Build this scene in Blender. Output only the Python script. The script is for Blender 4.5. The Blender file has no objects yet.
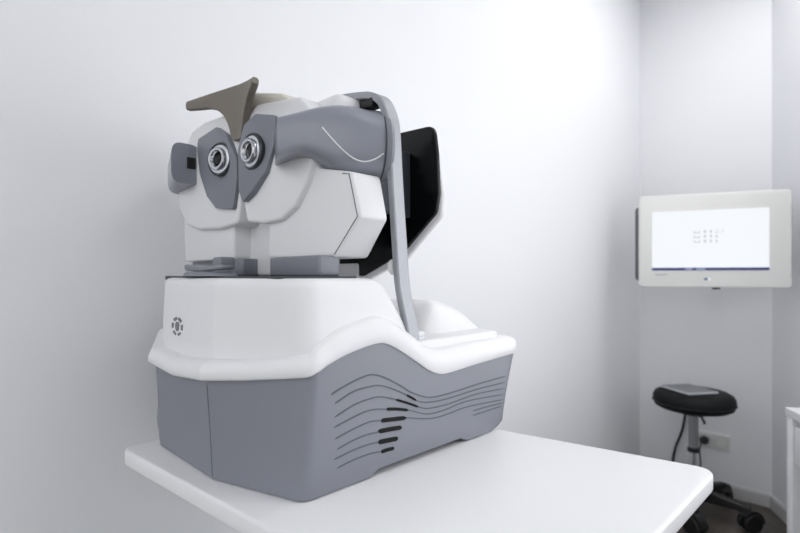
import bpy, bmesh, math, random
from math import sin, cos, pi, radians, sqrt
from mathutils import Vector, Matrix
random.seed(4)
scn = bpy.context.scene
col = scn.collection

# ------------------------------------------------------------------ materials
def s2l(c):
    return tuple((v/12.92 if v <= .04045 else ((v+.055)/1.055)**2.4) for v in c)
def mat(name, rgb, rough=.5, metal=0., spec=.5, noise=0., nscale=40., bump=0., bscale=200., emit=0., coat=0.):
    m = bpy.data.materials.new(name); m.use_nodes = True
    nt = m.node_tree; b = nt.nodes['Principled BSDF']
    c = s2l([v/255 for v in rgb]) + (1,)
    b.inputs['Base Color'].default_value = c
    b.inputs['Roughness'].default_value = rough
    b.inputs['Metallic'].default_value = metal
    b.inputs['Specular IOR Level'].default_value = spec
    b.inputs['Coat Weight'].default_value = coat
    tc = nt.nodes.new('ShaderNodeTexCoord')
    if noise:
        n = nt.nodes.new('ShaderNodeTexNoise'); n.inputs['Scale'].default_value = nscale; n.inputs['Detail'].default_value = 4
        r = nt.nodes.new('ShaderNodeMix'); r.data_type = 'RGBA'
        r.inputs['A'].default_value = tuple(v*(1-noise) for v in c[:3])+(1,)
        r.inputs['B'].default_value = tuple(min(1, v*(1+noise)) for v in c[:3])+(1,)
        nt.links.new(tc.outputs['Object'], n.inputs['Vector'])
        nt.links.new(n.outputs['Fac'], r.inputs['Factor'])
        nt.links.new(r.outputs['Result'], b.inputs['Base Color'])
    if bump:
        n = nt.nodes.new('ShaderNodeTexNoise'); n.inputs['Scale'].default_value = bscale
        bp = nt.nodes.new('ShaderNodeBump'); bp.inputs['Strength'].default_value = bump; bp.inputs['Distance'].default_value = .001
        nt.links.new(tc.outputs['Object'], n.inputs['Vector'])
        nt.links.new(n.outputs['Fac'], bp.inputs['Height']); nt.links.new(bp.outputs['Normal'], b.inputs['Normal'])
    if emit:
        b.inputs['Base Color'].default_value = (.01,.01,.01,1)
        b.inputs['Emission Color'].default_value = c; b.inputs['Emission Strength'].default_value = emit
    return m
M_wall = mat('painted_wall', (237,238,241), .75, noise=.01, nscale=3, bump=.15, bscale=300)
M_ceil = mat('ceiling_paint', (235,235,236), .8, noise=.01, nscale=3)
M_base = mat('baseboard_paint', (205,205,205), .5, noise=.02, nscale=8)
M_white = mat('white_plastic', (231,231,233), .38, noise=.006, nscale=6, bump=.04, bscale=700)
M_lam = mat('white_laminate', (229,229,231), .35, noise=.006, nscale=6)
M_grey = mat('blue_grey_plastic', (121,124,134), .42, spec=.8, noise=.012, nscale=8, bump=.06, bscale=800)
M_grey2 = mat('mid_grey_plastic', (138,141,151), .3, noise=.01, nscale=8, coat=.3)
M_groove = mat('groove_grey', (92,96,106), .6, noise=.01)
M_slate = mat('slate_plastic', (58,62,72), .5, noise=.02)
M_dark = mat('dark_plate', (62,64,68), .5, noise=.02)
M_black = mat('black_plastic', (16,17,18), .45, noise=.05, nscale=30)
M_glass = mat('black_glass', (6,7,8), .22, spec=.3, noise=.02)
M_hole = mat('vent_void', (8,8,10), .9, noise=.02)
M_alu = mat('brushed_aluminium', (162,164,170), .42, metal=.35, noise=.02, nscale=60)
M_chrome = mat('chrome', (215,216,220), .18, metal=1., noise=.01)
M_sleeve = mat('satin_steel', (150,152,156), .35, metal=.7, noise=.02)
M_ring = mat('ring_dark', (70,72,76), .3, metal=.5, noise=.02)
M_taupe = mat('taupe_rubber', (122,115,106), .55, noise=.03, nscale=30, bump=.1)
M_cream = mat('cream_plastic', (214,210,200), .5, noise=.01)
M_vinyl = mat('black_vinyl', (13,14,16), .6, spec=.25, noise=.05, nscale=40, bump=.2, bscale=120)
M_bezel = mat('ivory_bezel', (226,226,223), .45, noise=.006, nscale=5)
M_tab = mat('tablet_grey', (120,122,126), .4, noise=.02)
M_sil = mat('silver_edge', (205,207,210), .35, metal=.3, noise=.01)
M_back = mat('monitor_back', (96,97,104), .5, noise=.02)
M_mark = mat('print_grey', (120,122,128), .5, noise=.01)
M_screen = mat('screen_glow', (243,246,250), .4, emit=.91)
M_navy = mat('screen_navy', (22,36,110), .4, emit=.8)
M_icon = mat('screen_icon', (170,185,225), .4, emit=.8)
M_glyph = mat('screen_glyph', (215,220,226), .4, emit=.8)
M_blue = mat('logo_blue', (60,95,150), .4, noise=.01)
M_lamp = mat('lamp_panel', (255,252,248), .5, emit=2.5)
# floor planks
def floor_mat():
    m = bpy.data.materials.new('vinyl_plank_floor'); m.use_nodes = True
    nt = m.node_tree; b = nt.nodes['Principled BSDF']
    tc = nt.nodes.new('ShaderNodeTexCoord'); mp = nt.nodes.new('ShaderNodeMapping')
    mp.inputs['Rotation'].default_value = (0, 0, radians(30))
    br = nt.nodes.new('ShaderNodeTexBrick'); br.inputs['Scale'].default_value = 1.
    br.inputs['Brick Width'].default_value = 1.2; br.inputs['Row Height'].default_value = .15
    br.inputs['Mortar Size'].default_value = .002
    br.inputs['Color1'].default_value = s2l((.33,.305,.28))+(1,); br.inputs['Color2'].default_value = s2l((.27,.25,.235))+(1,)
    br.inputs['Mortar'].default_value = s2l((.2,.19,.18))+(1,)
    n = nt.nodes.new('ShaderNodeTexNoise'); n.inputs['Scale'].default_value = 12; n.inputs['Detail'].default_value = 6
    mx = nt.nodes.new('ShaderNodeMix'); mx.data_type = 'RGBA'; mx.blend_type = 'OVERLAY'; mx.inputs['Factor'].default_value = .5
    nt.links.new(tc.outputs['Object'], mp.inputs['Vector']); nt.links.new(mp.outputs['Vector'], br.inputs['Vector'])
    nt.links.new(mp.outputs['Vector'], n.inputs['Vector'])
    nt.links.new(br.outputs['Color'], mx.inputs['A']); nt.links.new(n.outputs['Fac'], mx.inputs['B'])
    nt.links.new(mx.outputs['Result'], b.inputs['Base Color']); b.inputs['Roughness'].default_value = .45
    return m
M_floor = floor_mat()

# ------------------------------------------------------------------ helpers
def link(name, bm, m, parent=None, loc=(0,0,0), rotz=0, smooth=38, scale=1.):
    if scale != 1.:
        for v in bm.verts: v.co *= scale
    bmesh.ops.recalc_face_normals(bm, faces=bm.faces)
    me = bpy.data.meshes.new(name); bm.to_mesh(me); bm.free()
    me.materials.append(m)
    if smooth:
        me.shade_smooth(); me.set_sharp_from_angle(angle=radians(smooth))
    o = bpy.data.objects.new(name, me); col.objects.link(o)
    o.location = loc; o.rotation_euler = (0,0,rotz)
    if parent: o.parent = parent
    return o
def thing(name, label, cat, loc=(0,0,0), rotz=0, group=None):
    o = bpy.data.objects.new(name, None); col.objects.link(o)
    o.empty_display_size = .05
    o.location = loc; o.rotation_euler = (0,0,rotz); o['label'] = label; o['category'] = cat
    if group: o['group'] = group
    return o
def tag(o, label, cat, group=None):
    o['label'] = label; o['category'] = cat
    if group: o['group'] = group
    return o
def struct(o): o['kind'] = 'structure'; return o
def NB(): return bmesh.new()
def box(bm, x0, x1, y0, y1, z0, z1, bev=0., seg=3, mtx=None):
    r = bmesh.ops.create_cube(bm, size=1.)
    vs = r['verts']
    for v in vs:
        v.co = Vector(((x0+x1)/2+v.co.x*(x1-x0), (y0+y1)/2+v.co.y*(y1-y0), (z0+z1)/2+v.co.z*(z1-z0)))
    fs = set(f for v in vs for f in v.link_faces); geom = list(vs)
    if bev:
        es = list(set(e for v in vs for e in v.link_edges))
        r = bmesh.ops.bevel(bm, geom=es, offset=bev, segments=seg, profile=.5, affect='EDGES')
        geom = list(set(r['verts']) | set(v for v in geom if v.is_valid))
    if mtx is not None:
        for v in geom: v.co = mtx @ v.co
    return geom
def rpoly(pts, r, n=6):
    """round the corners of a 2-D polygon; r number or list"""
    out = []; N = len(pts)
    for i in range(N):
        p = Vector(pts[i]); a = Vector(pts[i-1]); b = Vector(pts[(i+1) % N])
        rr = r[i] if isinstance(r, (list, tuple)) else r
        if rr <= 0: out.append((p.x, p.y)); continue
        da = (a-p); db = (b-p); la = da.length; lb = db.length; da /= la; db /= lb
        ang = math.acos(max(-1, min(1, da.dot(db))))
        t = min(rr/math.tan(ang/2), la*.45, lb*.45)
        p0 = p+da*t; p1 = p+db*t
        for k in range(n+1):
            u = k/n
            q = p0*(1-u)**2 + p*2*u*(1-u) + p1*u*u
            out.append((q.x, q.y))
    return out
def dens(pts, d):
    out = []; N = len(pts)
    for i in range(N):
        a = Vector(pts[i]); b = Vector(pts[(i+1) % N]); k = max(1, int((b-a).length/d))
        for j in range(k): q = a.lerp(b, j/k); out.append((q.x, q.y))
    return out
def loft(bm, rings, cap0=True, cap1=True, closed=True):
    R = [[bm.verts.new(p) for p in r] for r in rings]
    n = len(R[0])
    for a, b in zip(R, R[1:]):
        for i in range(n if closed else n-1):
            j = (i+1) % n
            bm.faces.new((a[i], a[j], b[j], b[i]))
    if cap0: bm.faces.new(list(reversed(R[0])))
    if cap1: bm.faces.new(R[-1])
    return R
def inset2(pts, d):
    """offset a ccw polygon by d (positive = inwards)"""
    out = []; N = len(pts)
    for i in range(N):
        a = Vector(pts[i-1]); p = Vector(pts[i]); b = Vector(pts[(i+1) % N])
        e1 = (p-a).normalized(); e2 = (b-p).normalized()
        n1 = Vector((-e1.y, e1.x)); n2 = Vector((-e2.y, e2.x)); n = n1+n2
        n = n/ max(.3, n.length**2/2) if n.length > 1e-6 else n1
        q = p+n*d; out.append((q.x, q.y))
    return out
def prism(bm, pts, f, bev=0.):
    """pts: 2-D ccw; f(u,v,t)->xyz, t 0..1; bev: rounded rims as rings (u,v inset, t inset given as fraction)"""
    if bev:
        b, tf = bev
        rings = []
        K = 3
        for k in range(K+1):
            a = k/K*pi/2
            rings.append(([p for p in inset2(pts, b*(1-sin(a)))], tf*(1-cos(a))))
        for k in range(K+1):
            a = pi/2*(1-k/K)
            rings.append(([p for p in inset2(pts, b*(1-sin(a)))], 1-tf*(1-cos(a))))
        loft(bm, [[f(u, v, t) for u, v in P] for P, t in rings])
    else:
        loft(bm, [[f(u, v, 0) for u, v in pts], [f(u, v, 1) for u, v in pts]])
def slab(bm, pts, z0, z1, b=0.):
    h = z1-z0
    prism(bm, pts, lambda u, v, t: (u, v, z0+h*t), bev=(b, min(.49, b/h)) if b else 0)
def catmull(P, n=8):
    P = [Vector(p) for p in P]; out = []
    for i in range(len(P)-1):
        a = P[i-1] if i else P[0]*2-P[1]; b = P[i]; c = P[i+1]; d = P[i+2] if i+2 < len(P) else P[-1]*2-P[-2]
        for k in range(n):
            t = k/n
            out.append(.5*((2*b)+(c-a)*t+(2*a-5*b+4*c-d)*t*t+(3*b-a-3*c+d)*t**3))
    out.append(P[-1]); return out
def tube(bm, path, r, n=10, ref=None, section=None):
    """sweep a circle (or a section list of (a,b)) along path; ref = fixed width axis"""
    P = [Vector(p) for p in path]; rings = []
    up = Vector((0,0,1)) if ref is None else Vector(ref)
    for i, p in enumerate(P):
        t = (P[min(i+1, len(P)-1)]-P[max(i-1, 0)]).normalized()
        w = up-t*up.dot(t)
        if w.length < 1e-3: w = Vector((1,0,0))-t*t.x
        w.normalize(); v = t.cross(w)
        if ref is None: up = w
        if section: rings.append([p+w*a+v*b for a, b in section])
        else:
            rr = r(i/(len(P)-1)) if callable(r) else r
            rings.append([p+w*cos(2*pi*k/n)*rr+v*sin(2*pi*k/n)*rr for k in range(n)])
    loft(bm, rings)
def lathe(bm, prof, n=32, f=None):
    """prof: list of (r,h) ; axis z unless f maps (a,b,h)->xyz"""
    f = f or (lambda a, b, h: (a, b, h))
    rings = [[f(r*cos(2*pi*k/n), r*sin(2*pi*k/n), h) for k in range(n)] for r, h in prof]
    loft(bm, rings, cap0=prof[0][0] > 1e-5, cap1=prof[-1][0] > 1e-5)
    bmesh.ops.remove_doubles(bm, verts=bm.verts, dist=1e-6)
def interp(t, P):
    if t <= P[0][0]: return P[0][1]
    for (a, va), (b, vb) in zip(P, P[1:]):
        if t <= b:
            u = (t-a)/(b-a); return va+(vb-va)*u
    return P[-1][1]
def sinterp(t, P):
    # Catmull through table, smooth
    if t <= P[0][0]: return P[0][1]
    if t >= P[-1][0]: return P[-1][1]
    for i in range(len(P)-1):
        if t <= P[i+1][0]:
            x0, y0 = P[i]; x1, y1 = P[i+1]
            m0 = (P[i+1][1]-P[i-1][1])/(P[i+1][0]-P[i-1][0]) if i else (y1-y0)/(x1-x0)
            m1 = (P[i+2][1]-y0)/(P[i+2][0]-x0) if i+2 < len(P) else (y1-y0)/(x1-x0)
            h = x1-x0; u = (t-x0)/h
            return (2*u**3-3*u*u+1)*y0+(u**3-2*u*u+u)*h*m0+(-2*u**3+3*u*u)*y1+(u**3-u*u)*h*m1

# ------------------------------------------------------------------ room
XW, YB, ZC = -1.07, 3.05, 2.77
def sbox(name, m, *a, **k):
    bm = NB(); box(bm, *a, **k); return struct(link(name, bm, m, smooth=0))
sbox('floor', M_floor, XW-.12, 2.6, -5., YB+.12, -.06, 0)
sbox('ceiling', M_ceil, XW-.12, 2.6, -1.6, YB+.12, ZC, ZC+.06)
sbox('wall_left', M_wall, XW-.1, XW, -1.6, YB+.1, 0, ZC)
CX = -.448
sbox('wall_back', M_wall, XW, CX+.06, YB, YB+.1, 0, ZC)
ev = Vector((.511, -.859)).normalized(); nv = Vector((.859, .511)).normalized()
AR = math.atan2(ev.y, ev.x)
LR = 4.6
def rwall(name, m, t0, t1, d0, d1, z0, z1):
    bm = NB()
    q = [(CX+ev.x*t+nv.x*d, YB+ev.y*t+nv.y*d) for t, d in ((t0,d0),(t0,d1),(t1,d1),(t1,d0))]
    slab(bm, q, z0, z1); return struct(link(name, bm, m, smooth=0))
rwall('wall_right', M_wall, 0, LR, 0, .1, 0, ZC)
def bboard(name, f):
    bm = NB(); prof = [(0,0),(.014,0),(.014,.056),(.009,.066),(0,.066)]
    loft(bm, [[f(0, d, z) for d, z in prof], [f(1, d, z) for d, z in prof]])
    return struct(link(name, bm, M_base, smooth=0))
bboard('baseboard_back', lambda t, d, z: (XW+.014+(CX-XW-.014-.006)*t, YB-d, z))
bboard('baseboard_left', lambda t, d, z: (XW+d, -1.6+(YB+1.6)*t, z))
bboard('baseboard_right', lambda t, d, z: (CX+ev.x*LR*t-nv.x*d, YB+ev.y*LR*t-nv.y*d, z))

M_pane = mat('added_pane_glow', (250,252,255), .5, emit=1.6)  # glow for the pane of the added fill window
P_A, P_B, P_W = 6.4, 4.4, 4.8
# ceiling lamps (recessed LED panels)
def led(x, y, label):
    t = thing('ceiling_light', label, 'ceiling light', (x, y, ZC), 0, 'ceiling panel lights')
    bm = NB()
    for a in ((-.31,.31,-.31,-.295),(-.31,.31,.295,.31),(-.31,-.295,-.295,.295),(.295,.31,-.295,.295)):
        box(bm, a[0], a[1], a[2], a[3], -.014, 0)
    link('frame', bm, M_white, t, smooth=0)
    bm = NB(); box(bm, -.294,.294,-.294,.294,-.010,-.001); link('diffuser', bm, M_lamp, t, smooth=0)
def area(name, loc, size, power, target=None, color=(1,1,1), sy=None):
    l = bpy.data.lights.new(name, 'AREA'); l.energy = power; l.size = size; l.color = color
    if sy: l.shape = 'RECTANGLE'; l.size_y = sy
    o = bpy.data.objects.new(name, l); col.objects.link(o); o.location = loc
    if target is not None: o.rotation_euler = (Vector(target)-Vector(loc)).to_track_quat('-Z', 'Y').to_euler()
    return o
led(-.22, 2.28, 'square LED panel light in the ceiling near the wall monitor')
led(.42, 1.0, 'square LED panel light in the ceiling near the middle of the room')
area('panel_light', (-.22, 2.28, ZC-.03), .5, P_A)
area('panel_light', (.42, 1.0, ZC-.03), .58, P_B)
# made-up window out of view in the right wall, added as side fill for the machine
wt, wh = 1.75, 1.0
wc = Vector((CX+ev.x*wt, YB+ev.y*wt))
win = bpy.data.objects.new('added_window', None); col.objects.link(win); struct(win)
win.location = (wc.x, wc.y, 1.25); win.rotation_euler = (0, 0, AR)
bm = NB()
for a in ((-.60,.60,-.68,-.63),(-.60,.60,.63,.68),(-.60,-.55,-.629,.629),(.55,.60,-.629,.629),(-.02,.02,-.629,.629)):
    box(bm, a[0], a[1], -.03, .0, a[2], a[3])
link('added_window_frame', bm, M_white, win, smooth=0)
bm = NB(); box(bm, -.549, -.021, -.012, -.002, -.629, .629); box(bm, .021, .549, -.012, -.002, -.629, .629)
link('added_window_pane', bm, M_pane, win, smooth=0)
area('added_fill_lamp', (wc.x-nv.x*.05, wc.y-nv.y*.05, 1.25), 1.05, P_W, (wc.x-nv.x, wc.y-nv.y, 1.25), (.98,.99,1.), sy=1.2)  # fill lamp added in front of the made-up pane


w = bpy.data.worlds.new('world'); scn.world = w; w.use_nodes = True
w.node_tree.nodes['Background'].inputs['Color'].default_value = (.97,.98,1,1)
wn = w.node_tree
tcw = wn.nodes.new('ShaderNodeTexCoord'); spx = wn.nodes.new('ShaderNodeSeparateXYZ'); cr = wn.nodes.new('ShaderNodeValToRGB')
cr.color_ramp.elements[0].position = .02; cr.color_ramp.elements[0].color = (.45,.46,.47,1)
cr.color_ramp.elements[1].position = .42; cr.color_ramp.elements[1].color = (.97,.98,1,1)
wn.links.new(tcw.outputs['Generated'], spx.inputs[0]); wn.links.new(spx.outputs['Z'], cr.inputs['Fac'])
wn.links.new(cr.outputs['Color'], wn.nodes['Background'].inputs['Color'])
wn.nodes['Background'].inputs['Strength'].default_value = 2.0

# ------------------------------------------------------------------ table
S = .875
TZ = 1.15-.32*S
def W(p): return (p[0]*S, p[1]*S)
tb = thing('instrument_table', 'white rectangular table with rounded corners carrying the eye examination machine', 'table', (-.5, .5, 0))
def TL(p): q = W(p); return (q[0]+.5, q[1]-.5)
quad = [TL(p) for p in ((-1.025,.288), (-.212,.36), (-.212,.955), (-1.042,.79))]
bm = NB(); slab(bm, rpoly(quad, .028, 8), TZ-.026, TZ, .005); link('tabletop', bm, M_lam, tb)
bm = NB(); box(bm, -.17,.24,-.10,.18,.06,TZ-.0265, .01); link('pedestal', bm, M_lam, tb)  # unseen support, made wide to keep side light off the wall below the table
bm = NB(); box(bm, -.20,.27,-.13,.21,.0,.06, .012); link('base_foot', bm, M_white, tb)

# ------------------------------------------------------------------ eye examination device
dv = thing('eye_refractor', 'large white and grey eye examination machine standing on the white table', 'eye examination machine',
           (-.868*S, .60*S, TZ))
def dlink(name, bm, m, parent=None, smooth=38): return link(name, bm, m, parent or dv, scale=S, smooth=smooth)

SIDE_ZL = [(-.192,.176),(-.178,.183),(-.138,.198),(-.100,.207),(-.068,.2115),(-.046,.2095),(-.012,.194),(.030,.169),(.063,.150),(.090,.1415),(.12,.141),(.20,.146),(.345,.153)]
FRONT_ZL = [(0,.150),(.109,.158),(.18,.164),(.28,.176)]
def zl(x, y):
    f = interp(abs(x), FRONT_ZL); s = sinterp(y, SIDE_ZL)
    t = max(0, min(1, (y+.205)/.025)); t = t*t*(3-2*t)
    return f*(1-t)+s*t
def hh(x, y):          # height of the flange above the cover's lower edge
    return interp(y, [(-.25,.028),(-.19,.030),(-.14,.037),(-.05,.042),(.02,.042),(.06,.040),(.10,.043),(.2,.040),(.34,.033)])
BASE = [(.281,-.203),(.281,.30),(-.281,.30),(-.281,-.203),(-.111,-.256),(.111,-.256)]
TOP  = [(.28,-.190),(.28,.348),(-.28,.348),(-.28,-.190),(-.109,-.265),(.109,-.265)]
RAD = [.022,.02,.02,.022,.006,.006]
def ring2(P, R=RAD, d=.012):
    # equal vertex count for same-topology polygons: sample each edge with fixed counts
    pts = rpoly(P, R, 6); out = []; N = len(pts)
    cnt = [1]*N
    # long edges are after each rounded corner's last sample
    long = {6: 44, 13: 40, 20: 44, 27: 16, 34: 18, 41: 16}
    for i in range(N):
        a = Vector(pts[i]); b = Vector(pts[(i+1) % N]); k = long.get(i, 1)
        for j in range(k): q = a.lerp(b, j/k); out.append((q.x, q.y))
    return out
b0 = ring2(BASE); b1 = ring2(TOP)
def zbot(x, y):
    if abs(x) > .262 and -.078 < y < .17:
        t = min(1, (y+.078)/.016, (.17-y)/.016); return .002+.009*t
    if y > .17: return .002+.010*max(0, (y-.26)/.04)
    return .002
bm = NB(); rings = []
for k, t in enumerate((0, .05, .2, .4, .6, .8, 1.)):
    r = []
    for (xa, ya), (xb, yb) in zip(b0, b1):
        u = t**1.3
        x = xa+(xb-xa)*u; y = ya+(yb-ya)*u
        z0 = zbot(xa, ya); z1 = zl(xb, yb)+.004
        if k == 0: x *= .996; y = y*.997 if y < .2 else y-.010
        z = z0+(z1-z0)*t
        r.append((x, y, z))
    rings.append(r)
loft(bm, rings)
base = dlink('base_housing', bm, M_grey, smooth=50)
# crease strips on the front of the base
for sx in (1,):
    bm = NB(); tube(bm, [(sx*.1105,-.2550,.006),(sx*.110,-.2578,.07),(sx*.109,-.2632,.15)], .0016, 6); dlink('front_seam', bm, M_groove, base)
for x, y in ((.235,-.17),(-.235,-.17),(.235,.25),(-.235,.25)):
    bm = NB(); lathe(bm, [(.016,0),(.018,.001),(.018,.008)], 20, lambda a, b, h: (a+x, b+y, h)); dlink('rubber_foot', bm, M_black)
# wavy grooves and the open slots of the right side
VENT = [[(-.155,.145),(-.125,.155),(-.094,.162),(-.073,.163),(-.046,.154),(-.015,.138),(.012,.122),(.04,.11),(.068,.103),(.12,.102),(.215,.1055),(.302,.107)],
 [(-.148,.131),(-.112,.143),(-.08,.145),(-.056,.143),(-.026,.132),(.003,.118),(.028,.104),(.057,.096),(.11,.093),(.198,.0955),(.299,.0945)],
 [(-.148,.111),(-.112,.122),(-.08,.126),(-.056,.125),(-.023,.115),(.031,.093),(.059,.085),(.115,.083),(.198,.0865),(.297,.082)],
 [(-.15,.096),(-.112,.104),(-.08,.108),(-.044,.103),(.006,.092),(.034,.082),(.06,.075),(.101,.074),(.171,.078),(.295,.070)],
 [(-.148,.079),(-.112,.086),(-.08,.09),(-.054,.087),(.001,.08),(.034,.072),(.073,.065),(.115,.065),(.171,.067),(.293,.0595)],
 [(-.144,.063),(-.112,.069),(-.085,.071),(-.061,.070)],[(-.15,.049),(-.112,.054),(-.08,.055),(-.061,.054)],[(-.144,.035),(-.112,.039),(-.08,.040),(-.057,.038)],
 [(.187,.056),(.238,.055),(.290,.053)],[(.187,.047),(.238,.047),(.287,.047)]]
SLOT = [[(.003,.118),(.013,.1125),(.026,.105)],[(-.023,.115),(.003,.105),(.031,.093)],[(-.044,.103),(-.021,.099),(.006,.092)],[(-.056,.087),(-.031,.084),(.001,.080)],
 [(-.062,.071),(-.036,.069),(-.009,.066)],[(-.062,.054),(-.041,.052),(-.018,.050)],[(-.056,.037),(-.042,.037),(-.027,.036)]]
SW = [.0022,.0024,.003,.0042,.0044,.0046,.0036]
def side_strip(bm, P, hw, x, th, sx=1):
    P = catmull([(0, a, b) for a, b in P], 6)
    n = len(P)
    top = []; bot = []
    for i, p in enumerate(P):
        t = (P[min(i+1, n-1)]-P[max(i-1, 0)]).normalized(); q = Vector((0, -t.z, t.y))
        taper = 1 if 0 < i < n-1 else .35
        top.append(p+q*hw*taper); bot.append(p-q*hw*taper)
    poly = bot+top[::-1]
    n2 = len(poly)
    A = [bm.verts.new((sx*(x-th), p.y, p.z)) for p in poly]; B = [bm.verts.new((sx*x, p.y, p.z)) for p in poly]
    for i in range(n2):
        j = (i+1) % n2; bm.faces.new((A[i], A[j], B[j], B[i]))
    for V in (A, B):
        for i in range(n-1): bm.faces.new((V[i], V[i+1], V[n2-2-i], V[n2-1-i]))
for sx in (1, -1):
    for P in VENT:
        bm = NB(); side_strip(bm, P, .0011, .2815, .003, sx); dlink('vent_groove', bm, M_groove, base, smooth=0)
    for P, h in zip(SLOT, SW):
        bm = NB(); side_strip(bm, P, h*.8, .2819, .003, sx); dlink('vent_slot', bm, M_hole, base, smooth=0)

# white cover: wavy flange and deck
c1 = ring2(TOP)
def off(P, d): return inset2(P, -d)
bm = NB(); rings = []
def fo(x, y, a, b):   # outset: a at the sides, b at the front facets
    t = max(0, min(1, (-.165-y)/.03)); return a+(b-a)*t
prof = [(0.,-.004,-.004),(-.0,.003,.009),(.10,.0055,.012),(.5,.0055,.0115),(.8,.003,.008),(.97,-.003,.001),(1.06,-.014,-.008)]
for th, a, b in prof:
    r = []
    P1 = off(c1, 1.)      # direction of the outset
    for (x, y), (x1, y1) in zip(c1, P1):
        d = Vector((x1-x, y1-y)); o = fo(x, y, a, b)
        z = zl(x, y)+hh(x, y)*th
        r.append((x+d.x*o, y+d.y*o, z))
    rings.append(r)
rings.append([(x*.02, max(-.2, min(.30, y)), z) for (x, y, z) in rings[-1]])
loft(bm, rings, cap0=False, cap1=False)
bmesh.ops.remove_doubles(bm, verts=bm.verts, dist=1e-5)
cover = dlink('base_cover', bm, M_white, smooth=50)
# upper body of the cover
def body_ring(ins, yr, z, dy=0.):
    P = [(.270-ins,-.194+ins*.5+dy),(.270-ins,yr),(-.270+ins,yr),(-.270+ins,-.194+ins*.5+dy),(-.103+ins*.2,-.253+ins+dy),(.103-ins*.2,-.253+ins+dy)]
    return [(x, y, z) for x, y in rpoly(P, [.045,.02,.02,.045,.03,.03], 8)]
bm = NB()
r0 = [(x, y, min(.20, zl(x, y)+.5*hh(x, y))) for x, y, z in body_ring(.003,.036,.19)]
loft(bm, [r0, body_ring(0,.034,.203), body_ring(0,.026,.222), body_ring(.001,.012,.245), body_ring(.003,-.012,.28), body_ring(.004,-.026,.300),
          body_ring(.006,-.035,.3075), body_ring(.010,-.042,.3125), body_ring(.018,-.052,.3148)])
body = dlink('body_shell', bm, M_white, cover, smooth=40)
# emblem: broken ring round an oval dot
bm = NB()
def emb(pts):
    loft(bm, [[(u, -.2505, v) for u, v in pts], [(u, -.2541, v) for u, v in pts]])
for k in range(6):
    a0 = k*pi/3+pi/6+.16; a1 = a0+pi/3-.42
    arc = [a0+(a1-a0)*i/5 for i in range(6)]
    emb([(-.036+.0165*cos(a)*1.45, .229+.0165*sin(a)) for a in arc]+[(-.036+.0122*cos(a)*1.45, .229+.0122*sin(a)) for a in reversed(arc)])
emb([(-.036+.0078*cos(2*pi*i/14), .229+.0085*sin(2*pi*i/14)) for i in range(14)])
dlink('emblem', bm, M_mark, cover, smooth=0)
# rear tray and printer cover
bm = NB(); slab(bm, rpoly([(-.255,.052),(.262,.052),(.262,.300),(.225,.318),(-.225,.318),(-.255,.300)], .012, 5), .172, .2015, .006)
dlink('rear_tray', bm, M_white)
bm = NB(); rings = []
for i in range(15):
    y = .195+.138*i/14
    zt = .180+.088*sqrt(max(0, 1-((y-.165)/.172)**2))
    zt = max(zt, .2035)
    h = zt-.19; xt = .165+.0; xb = .165+.045
    prof = [(xb,.19),(xt+.022,.19+h*.62),(xt+.006,.19+h*.93),(xt-.012,zt)]
    rings.append([(a, y, b) for a, b in prof]+[(-a, y, b) for a, b in reversed(prof)])
ramp = []
for yy, k in ((.125, .02), (.150, .40), (.178, .85)):
    ramp.append([(a, yy, .19+(z-.19)*k) for a, b, z in rings[0]])
rings = ramp+rings
loft(bm, rings); dlink('printer_cover', bm, M_white, smooth=45)
bm = NB(); box(bm, .175,.215,.10,.125,.192,.212,.004); box(bm, .20,.245,.07,.09,.192,.206,.004); dlink('cover_latch', bm, M_sil)

# thin dark plate below the heads
bm = NB(); slab(bm, rpoly([(-.235,-.205),(-.10,-.222),(.10,-.222),(.222,-.20),(.238,-.06),(-.238,-.06)], .02, 5), .3105, .3180, .001)
dlink('slide_plate', bm, M_dark)

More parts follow.
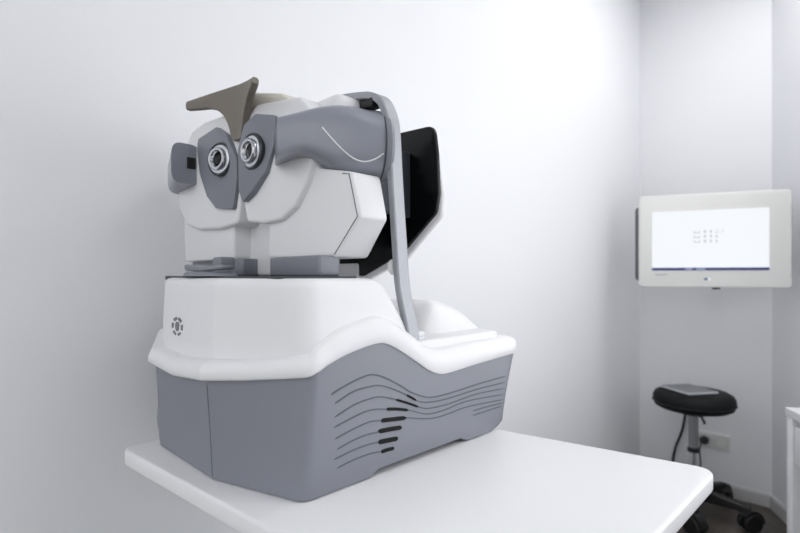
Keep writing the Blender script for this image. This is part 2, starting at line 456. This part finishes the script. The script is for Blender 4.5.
# ------------------------------------------------- measuring heads
def yfr(x): return -.136+.215*(x-.04)
def yfl(x): return -.136-.05*(x-.04)
def make_head(sx, yf, poly, shell, plate, eye, yb, side):
    hd = None
    bm = NB()
    P = rpoly(poly, .010, 4)
    if sx < 0: P = [(-u, v) for u, v in reversed(P)]
    def f(u, v, t):
        a = yf(abs(u)); return (u, a+(yb-a)*t, v)
    prism(bm, P, f, bev=(.006, .06)); hd = dlink('measuring_head', bm, M_white, smooth=30)
    # proud front shell with the curved lower rim
    bm = NB(); Q = rpoly(shell, .012, 4)
    if sx < 0: Q = [(-u, v) for u, v in reversed(Q)]
    def g(u, v, t):
        a = yf(abs(u))-.012; b = -.085 if abs(u) < .2 else yf(abs(u))+.02
        return (u, a+(b-a)*t, v)
    prism(bm, Q, g, bev=(.007, .10)); dlink('front_shell', bm, M_white, hd, smooth=40)
    # grey face plate
    bm = NB(); Q = rpoly(plate, .008, 4)
    if sx < 0: Q = [(-u, v) for u, v in reversed(Q)]
    def k(u, v, t):
        a = yf(abs(u))-.019-.006*max(0, 1-abs(abs(u)-eye[0])/.05); b = yf(abs(u))-.004
        return (u, a+(b-a)*t, v)
    prism(bm, Q, k, bev=(.003, .15)); fp = dlink('face_plate', bm, M_grey, hd, smooth=30)
    # eyepiece
    ex, ez = eye; ey = yf(ex)-.020
    toe = radians(16) if sx < 0 else radians(4)
    ax = lambda a, b, h: (sx*ex+a*cos(toe)+h*sin(toe), ey+a*sin(toe)-h*cos(toe)-(.004 if sx < 0 else 0), ez+b)
    bm = NB(); lathe(bm, [(.0,-.006),(.033,-.006),(.033,.002),(.031,.004),(.029,.003),(.028,.0005),(0,.0005)], 36, ax); er = dlink('eyepiece', bm, M_ring, fp)
    bm = NB(); lathe(bm, [(.0275,-.001),(.0275,.003),(.0225,.004),(.0222,.009),(.0200,.0115),(.0165,.011),(.0140,.007),(.0125,.003),(.0125,-.001)], 36, ax); dlink('lens_ring', bm, M_chrome, er)
    bm = NB(); lathe(bm, [(0,.0055),(.006,.005),(.010,.0035),(.0128,.001),(.0128,-.001)], 28, ax); dlink('lens', bm, M_glass, er)
    return hd
polyR = [(.062,.349),(.218,.349),(.268,.412),(.250,.485),(.176,.500),(.168,.600),(.150,.620),(.04,.622),(.02,.59),(.02,.43),(.062,.425)]
shellR = [(.014,.45),(.022,.416),(.066,.411),(.108,.416),(.140,.437),(.166,.475),(.182,.52),(.185,.585),(.150,.622),(.045,.628),(.014,.600)]
plateR = [(.012,.475),(.024,.450),(.050,.466),(.082,.500),(.100,.545),(.104,.597),(.060,.606),(.028,.592),(.010,.55)]
hR = make_head(1, yfr, polyR, shellR, plateR, (.048,.541), -.028, 'right')
polyL = [(.058,.349),(.268,.349),(.276,.42),(.272,.56),(.215,.622),(.16,.634),(.05,.630),(.02,.60),(.02,.43),(.058,.425)]
shellL = [(.014,.45),(.022,.418),(.09,.411),(.18,.415),(.235,.430),(.272,.470),(.280,.52),(.268,.575),(.21,.628),(.16,.638),(.055,.636),(.014,.60)]
plateL = [(.024,.444),(.088,.452),(.130,.480),(.160,.53),(.172,.580),(.168,.604),(.085,.612),(.045,.590),(.014,.54),(.012,.50)]
hL = make_head(-1, yfl, polyL, shellL, plateL, (.064,.544), -.028, 'left')
bm = NB(); tube(bm, [(x, yfr(x)-.0002, z) for x, z in ((.232,.484),(.245,.482),(.2615,.413),(.215,.3535))], .0009, 6); dlink('panel_seam', bm, M_groove, hR)
# optical barrels
bm = NB(); rings = []
def sup(cx_, cy, cz, ry, rz, e, n=40, x=0):
    out = []
    for k in range(n):
        a = 2*pi*k/n; ca, sa = cos(a), sin(a)
        out.append((x, cy+ry*abs(ca)**(2/e)*(1 if ca >= 0 else -1), cz+rz*abs(sa)**(2/e)*(1 if sa >= 0 else -1)))
    return out
BA = Vector((.138,-.160)); BB = Vector((.221,-.008)); bd = (BB-BA).normalized(); bn = Vector((-bd.y, bd.x))
def bxf(t, a, z):      # along the axis, across it, height
    q = BA+(BB-BA)*t+bn*a; return (q.x, q.y, z)
for i in range(25):
    t = i/24; u = t*t*(3-2*t)
    ry = .046+.013*u
    zt = .572+.012*sin(pi*min(1, t*1.15))+.033*u; zb = .507+.012*sin(pi*min(1, t*2.0))-.026*u**1.2
    rings.append([bxf(t, y, z) for _, y, z in sup(0, 0, (zt+zb)/2, ry, (zt-zb)/2, 6-4*u)])
loft(bm, rings); bar = dlink('optical_barrel', bm, M_grey2, hR, smooth=45)
bx = lambda a, b, h: bxf(1+h/(BB-BA).length, a, .5415+b)
bm = NB(); lathe(bm, [(.0,.001),(.0605,.001),(.0615,.004),(.0615,.010),(.056,.016),(0,.016)], 40, bx); dlink('barrel_cap', bm, M_grey, bar)
bm = NB(); lathe(bm, [(.056,-.001),(.0612,-.001),(.0612,.0012),(.056,.0012)], 40, bx); dlink('barrel_ring', bm, M_slate, bar)
# bright trim line let into the front of the barrel
pts = []
for k in range(15):
    t = .40+.58*k/14; u = t*t*(3-2*t); ry = .046+.013*u
    zt = .572+.012*sin(pi*min(1, t*1.15))+.033*u; zb = .507+.012*sin(pi*min(1, t*2.0))-.026*u**1.2
    zz = .556-.050*sin(pi*min(1,(t-.40)/.78))**1.0; e = 6-4*u
    f_ = max(0, 1-abs((zz-(zt+zb)/2)/((zt-zb)/2))**e)**(1/e)
    pts.append(bxf(t, -ry*f_, zz))
bm = NB(); tube(bm, pts, .0012, 6); dlink('trim_line', bm, M_white, bar)
bm = NB(); rings = []
for i in range(9):
    t = i/8; x = -.186-.10*t
    cyy = -.178+.03*t; rings.append(sup(0, cyy, .5525-.010*t, .030, .042-.002*t, 4, x=x))
loft(bm, rings[::-1]); barl = dlink('optical_barrel', bm, M_grey2, hL, smooth=45)
bm = NB(); box(bm, -.1875,-.1842,-.176,-.158,.543,.567,.001); dlink('sensor_window', bm, M_black, barl)
# bright curved trim line on the right barrel
# neck blocks between heads and plate
bm = NB(); box(bm, .062,.214,-.128,-.085,.318,.352,.004); dlink('head_carriage', bm, M_grey)
bm = NB(); box(bm, -.266,-.03,-.132,-.080,.318,.352,.004); dlink('head_carriage', bm, M_grey)
bm = NB(); box(bm, .015,.215,-.03,-.015,.36,.60,.003); dlink('head_bridge', bm, M_slate)
bm = NB(); box(bm, .03,.205,-.085,-.016,.55,.629,.016,4); dlink('head_top', bm, M_white, hR)
# centre column behind the gap
bm = NB(); box(bm, -.075,.075,-.10,-.05,.318,.60,.006); dlink('centre_column', bm, M_white)

# chin rest
bm = NB()
lathe(bm, [(.060,.318),(.057,.323),(.050,.326),(0,.326)], 36, lambda a, b, h: (a*1.3-.012, b*.62-.205, h))
ch = dlink('chin_rest', bm, M_grey)
bm = NB()
P = [(-.085,-.012),(-.045,-.026),(0,-.020),(.045,-.026),(.072,-.012),(.072,.014),(-.085,.014)]
Q = rpoly(P, .01, 4)
def cf(u, v, t):
    return (u-.012, v-.205, .326+.008*t+.006*(abs(u)/.085)**2)
prism(bm, Q, cf, bev=(.003,.3)); dlink('chin_cup', bm, M_grey, ch)
bm = NB(); box(bm, -.004,.028,-.205,-.175,.330,.352,.005); dlink('chin_post', bm, M_grey, ch)

# forehead rest: curved T plate
bm = NB(); xs = [-.13+.26*i/52 for i in range(53)]
lowT = [(0,.570),(.015,.570),(.020,.576),(.027,.598),(.040,.618),(.058,.632),(.08,.638),(.13,.638)]
rows = []
for x in xs:
    yf = -.158-.042*(abs(x)/.13)**1.5; zt = .652+.012*(-x/.13)+.022*(1-(abs(x)/.13)**1.6); zb = interp(abs(x), lowT)+.008*(-x/.13)
    yb = yf+.013
    ring = []
    for y, z in ((yf, zb+.002),(yf-.001,(zb+zt)/2),(yf, zt-.003),(yf+.003, zt),(yb-.003, zt),(yb, zt-.003),(yb,(zb+zt)/2),(yb, zb+.002),(yb-.003, zb),(yf+.003, zb)):
        ring.append((x, y, z))
    rows.append(ring)
loft(bm, rows); fr = dlink('forehead_rest', bm, M_taupe, smooth=40)
bm = NB()
P = rpoly([(-.02,.626),(.055,.622),(.092,.634),(.07,.652),(.0,.664),(-.02,.655)], .006, 3)
prism(bm, P, lambda u, v, t: (u, -.142+.06*u/.13+.055*t, v), bev=(.004,.1)); dlink('rest_bracket', bm, M_cream, fr)

# aluminium support arm
path = catmull([(.268,.030,.205),(.266,.026,.235),(.262,.012,.30),(.262,.004,.38),(.262,-.005,.48),(.262,-.011,.56),(.258,-.014,.590),(.247,-.018,.614),(.228,-.022,.626),(.20,-.028,.631),(.165,-.036,.634)], 8)
sec = [(-.0135,-.005),(-.011,-.0065),(.011,-.0065),(.0135,-.005),(.0135,.005),(.011,.0065),(-.011,.0065),(-.0135,.005)]
bm = NB(); tube(bm, path, 0, ref=(0,1,0), section=sec); dlink('support_arm', bm, M_alu, smooth=30)

bm = NB(); box(bm, .150,.236,-.036,-.014,.606,.622,.003); dlink('arm_slot_shade', bm, M_black)  # black block standing in for the shade in the slot under the arm
# operator screen
scr = [(.063,.318),(.179,.363),(.266,.434),(.273,.470),(.270,.540),(.262,.596),(.16,.600)]
full = scr+[(-x, z) for x, z in reversed(scr)]
rad = [.02,.02,.02,.02,.02,.022,.0]; rad = rad+rad[::-1]
bm = NB(); prism(bm, rpoly(full, rad, 5), lambda u, v, t: (u, .094+.008*t, v), bev=(.002,.3)); sp = dlink('operator_screen', bm, M_glass)
big = [(.063,.306),(.184,.352),(.273,.428),(.276,.470),(.264,.540),(.254,.588),(.16,.592)]
full = big+[(-x, z) for x, z in reversed(big)]
bm = NB(); prism(bm, rpoly(full, rad, 5), lambda u, v, t: (u, .102+.010*t, v), bev=(.004,.4)); dlink('screen_back', bm, M_white, sp)
bm = NB(); box(bm, -.05,.05,.088,.118,.1925,.345,.006); dlink('screen_stand', bm, M_white)
bm = NB(); box(bm, .165,.202,-.005,.06,.435,.525,.006); box(bm, .185,.203,.06,.0945,.43,.555,.003); dlink('screen_mount', bm, M_slate)
bm = NB(); lathe(bm, [(0,-.006),(.010,-.006),(.014,-.002),(.014,.002),(.010,.006),(0,.006)], 24, lambda a, b, h: (.243+h, .01+a, .334+b)); dlink('side_knob', bm, M_white)

# ------------------------------------------------------------------ wall monitor
mc = Vector((-.6007, 2.5917)); md = Vector((.538,.234)).normalized(); MA = math.atan2(md.y, md.x)
mo = thing('wall_monitor', 'ivory wide-bezel monitor with bright white screen on the wall', 'monitor', (mc.x, mc.y, 1.093), MA)
mw, mh = .298, .428
def rrect(x0, x1, z0, z1, r): return rpoly([(x0,z0),(x1,z0),(x1,z1),(x0,z1)], r, 6)
bm = NB(); prism(bm, rrect(-mw, mw, 0, mh, .022), lambda u, v, t: (u, .03*t, v), bev=(.006,.2)); link('bezel', bm, M_bezel, mo)
bm = NB(); prism(bm, rrect(-mw-.012, mw+.012, .03, mh-.045, .02), lambda u, v, t: (u, .03+.045*t, v), bev=(.01,.3)); bk = link('back_shell', bm, M_back, mo)
bm = NB(); box(bm, -.06,.06,.075,.10,.14,.28,.004); link('mount_plate', bm, M_back, mo)
bm = NB()
# arm to the wall, in the monitor's frame
p0 = Vector((0,.10,.21)); wy = YB-.004
d = Matrix.Rotation(-MA, 3, 'Z') @ Vector((0, wy-mc.y, 0)); 
tube(bm, [p0, Vector((d.x*.5, d.y*.5+.05, .21)), Vector((d.x, d.y, .21))], .02, 12); link('wall_bracket', bm, M_back, mo)
x0, x1, z0, z1 = -.242, .216, .078, .352
bm = NB(); box(bm, x0, x1, -.0015, .004, z0, z1); sc_ = link('screen', bm, M_screen, mo, smooth=0)
bm = NB(); box(bm, x0, x1, -.0022, -.001, z0, z0+.0125); tk = link('taskbar', bm, M_navy, sc_, smooth=0)
bm = NB()
for k, xx in enumerate((-.105,-.095,-.086,-.062,-.052,-.042,-.034)): box(bm, xx, xx+.007, -.0028, -.002, z0+.002, z0+.010)
link('taskbar_icons', bm, M_icon, tk, smooth=0)
bm = NB()
for r in range(3):
    z = .204+.0215*r
    box(bm, -.072,-.046,-.0022,-.001,z,z+.005); box(bm, -.072,-.067,-.0022,-.001,z,z+.011); box(bm, -.051,-.046,-.0022,-.001,z,z+.011)
    box(bm, -.032,-.022,-.0022,-.001,z,z+.014)
    box(bm, -.008,.000,-.0022,-.001,z,z+.014); 
    if r == 2: box(bm, .012,.026,-.0022,-.001,z,z+.004); box(bm, .012,.026,-.0022,-.001,z+.012,z+.015)
    else: box(bm, .014,.022,-.0022,-.001,z,z+.012)
box(bm, .040,.043,-.0022,-.001,.247,.262)
link('chart_symbols', bm, M_glyph, sc_, smooth=0)
bm = NB(); box(bm, -.03,-.016,-.001,.002,.034,.044,.002); link('logo', bm, M_blue, mo)
bm = NB(); lathe(bm, [(0,0),(.006,0),(.006,.003),(0,.003)], 16, lambda a, b, h: (-.009+a, .001-h*.5, .039+b)); link('power_light', bm, M_screen, mo)
bm = NB()
for k in range(9): box(bm, -.228+k*.0055, -.228+k*.0055+.004, -.001, .001, .057, .0605)
link('model_text', bm, M_mark, mo, smooth=0)
bm = NB(); box(bm, .004,.034,.006,.022,-.008,.001,.002); link('control_button', bm, M_black, mo)

# ------------------------------------------------------------------ stool
sx_, sy_ = -.7057, 2.7095
st = thing('swivel_stool', 'black round swivel stool on castors below the wall monitor', 'stool', (sx_, sy_, 0))
bm = NB(); prof = [(0,.503),(.10,.503),(.150,.508),(.168,.518),(.176,.540),(.175,.562),(.167,.578),(.148,.589),(.10,.593),(0,.594)]
lathe(bm, prof, 48); seat = link('seat', bm, M_vinyl, st)
bm = NB(); tube(bm, [Vector((.1765*cos(a), .1765*sin(a), .538)) for a in [2*pi*k/48 for k in range(49)]], .0025, 6); link('seat_piping', bm, M_black, seat)
bm = NB(); lathe(bm, [(.07,.485),(.07,.503)], 24); link('seat_plate', bm, M_black, st)
bm = NB(); lathe(bm, [(.021,.305),(.021,.487)], 24); link('column_sleeve', bm, M_sleeve, st)
bm = NB(); lathe(bm, [(.027,.298),(.027,.316),(.022,.320)], 24); link('collar', bm, M_black, st)
bm = NB(); lathe(bm, [(.016,.13),(.016,.30)], 20); link('gas_lift', bm, M_chrome, st)
bm = NB(); lathe(bm, [(.042,.075),(.042,.14),(.03,.16),(.02,.165)], 24); link('hub', bm, M_black, st)
bm = NB(); tube(bm, [(.02,.0,.478),(.035,-.0,.470),(.045,-.0,.452),(.048,-.0,.440)], .006, 8); link('height_lever', bm, M_black, st)
def leg(a):
    bm = NB(); rings = []
    for t in (0,.2,.5,.8,1.):
        r = .03+.20*t; w = .026-.008*t; zt = .135-.025*t; zb = .08+.005*t
        rings.append([(r, -w, zb),(r, w, zb),(r, w*.9, zt-.006),(r, w*.6, zt),(r, -w*.6, zt),(r, -w*.9, zt-.006)])
    loft(bm, rings)
    for v in bm.verts: v.co = Matrix.Rotation(a, 3, 'Z') @ v.co
    l = link('leg', bm, M_black, st)
    cm = Matrix.Translation((.23*cos(a), .23*sin(a), 0)) @ Matrix.Rotation(a+.9, 4, 'Z')
    bm = NB(); c_ = []
    for s in (-1, 1):
        lathe(bm, [(0,.006),(.037,.006),(.042,.010),(.042,.026),(.037,.030),(0,.028)], 24, lambda p, q, h, s=s: (p, s*h, .042+q))
    for v in bm.verts: v.co = cm @ v.co
    cs = link('castor', bm, M_black, l)
    bm = NB()
    arc = [(.050*cos(pi*k/10), .042+.058*sin(pi*k/10)) for k in range(0, 9)]
    arc2 = [(.045*cos(pi*k/10), .042+.049*sin(pi*k/10)) for k in range(0, 9)]
    pts = arc+arc2[::-1]
    loft(bm, [[(u, -.026, v) for u, v in pts],[(u, .026, v) for u, v in pts]])
    lathe_b = bmesh.new(); lathe_b.free()
    for v in bm.verts: v.co = cm @ v.co
    link('castor_hood', bm, M_black, cs, smooth=30)
for k in range(5): leg(radians(-2.5+72*k))
# tablet on the seat
tcx, tcy = -.7215, 2.69
tp = thing('tablet', 'thin grey tablet lying flat on the black stool seat', 'tablet', (tcx, tcy, .5945), math.atan2(-.104,.156))
bm = NB(); slab(bm, rpoly([(-.094,-.083),(.094,-.083),(.094,.083),(-.094,.083)], .010, 5), 0, .009, .002); link('case', bm, M_sil, tp)
bm = NB(); slab(bm, rpoly([(-.088,-.077),(.088,-.077),(.088,.077),(-.088,.077)], .006, 4), .0085, .0096); link('cover_panel', bm, M_tab, tp)

# ------------------------------------------------------------------ sockets and cords on the back wall
so = thing('wall_socket', 'white double socket plate on the wall behind the stool', 'socket', (-.700, YB, .27))
bm = NB(); prism(bm, rrect(-.078,.078,-.042,.042,.006), lambda u, v, t: (u, -.010*t, v), bev=(.002,.2)); link('frame', bm, M_bezel, so)
for cx_ in (-.038, .038):
    bm = NB(); lathe(bm, [(.031,.0095),(.031,.013),(.028,.013),(.025,.003),(0,.003)], 28, lambda a, b, h: (cx_+a, -h, b)); link('socket_insert', bm, M_sil, so)
pc = thing('power_cord', 'black plug and cord in the left half of the wall socket', 'cord', (-.738, YB-.013, .27))
bm = NB(); lathe(bm, [(.021,.0),(.022,.012),(.016,.030),(.008,.040)], 20, lambda a, b, h: (a, -h, b)); link('plug', bm, M_black, pc)
bm = NB(); tube(bm, catmull([(0,-.036,0),(-.004,-.055,-.01),(-.008,-.06,-.05),(-.006,-.05,-.12),(-.02,-.045,-.20),(-.03,-.05,-.245),(-.02,-.06,-.2655),(.03,-.07,-.2655)], 6), .004, 8); link('cable', bm, M_black, pc)
bm = NB(); tube(bm, catmull([(-.80,YB-.006,.52),(-.803,YB-.010,.50),(-.822,YB-.012,.44),(-.845,YB-.014,.30),(-.880,YB-.016,.19),(-.893,YB-.02,.08),(-.88,YB-.03,.012),(-.84,YB-.05,.0045),(-.80,YB-.07,.0045)], 6), .006, 8)
tag(link('hanging_cable', bm, M_black), 'black cord hanging down the wall behind the stool, left of its column', 'cord')

# ------------------------------------------------------------------ desk at the right edge
dk = thing('side_desk', 'white desk with a drawer against the wall at the right edge', 'desk', (-.246, 1.896, 0), AR)
# local x along the front (towards the viewer), local y = towards the wall
def dbox(name, m, *a, parent=None, bev=.0015):
    bm = NB(); box(bm, *a, bev=bev, seg=2); return link(name, bm, m, parent or dk, smooth=30)
def F(y0, y1): return (y0, y1)
sg = 1 if (Matrix.Rotation(AR, 2) @ Vector((0,1))).dot(nv) > 0 else -1
def yb_(a, b): return (min(sg*a, sg*b), max(sg*a, sg*b))
y0, y1 = yb_(0, .40)
dbox('desktop', M_lam, -.002, .95, y0, y1, .725, .75)
y0, y1 = yb_(.004, .39); dbox('side_panel', M_lam, 0, .035, y0, y1, 0, .7245)
dbox('side_panel', M_lam, .90, .935, y0, y1, 0, .7245)
y0, y1 = yb_(.37, .39); dbox('back_panel', M_lam, .036, .899, y0, y1, .25, .7245)
y0, y1 = yb_(.006, .022); dr = dbox('drawer', M_lam, .039, .46, y0, y1, .595, .705)
y0, y1 = yb_(.0225, .34); dbox('drawer_box', M_lam, .05, .45, y0, y1, .60, .70, parent=dr)
y0, y1 = yb_(.006, .022); dr = dbox('drawer', M_lam, .464, .896, y0, y1, .595, .705)
y0, y1 = yb_(.0225, .34); dbox('drawer_box', M_lam, .475, .885, y0, y1, .60, .70, parent=dr)

# ------------------------------------------------------------------ camera
cd = bpy.data.cameras.new('camera'); cam = bpy.data.objects.new('camera', cd); col.objects.link(cam)
cam.location = (0, 0, 1.15); cam.rotation_euler = (radians(90), 0, radians(45))
cd.sensor_width = 36; cd.lens = 36*500/800; cd.shift_y = 8.5/800
cd.clip_start = .02
cd.dof.use_dof = True; cd.dof.focus_distance = .80; cd.dof.aperture_fstop = 4.
scn.camera = cam
scn.view_settings.view_transform = 'Standard'; scn.view_settings.look = 'None'
scn.view_settings.gamma = 1; scn.view_settings.use_curve_mapping = False
scn.view_settings.exposure = 0.1
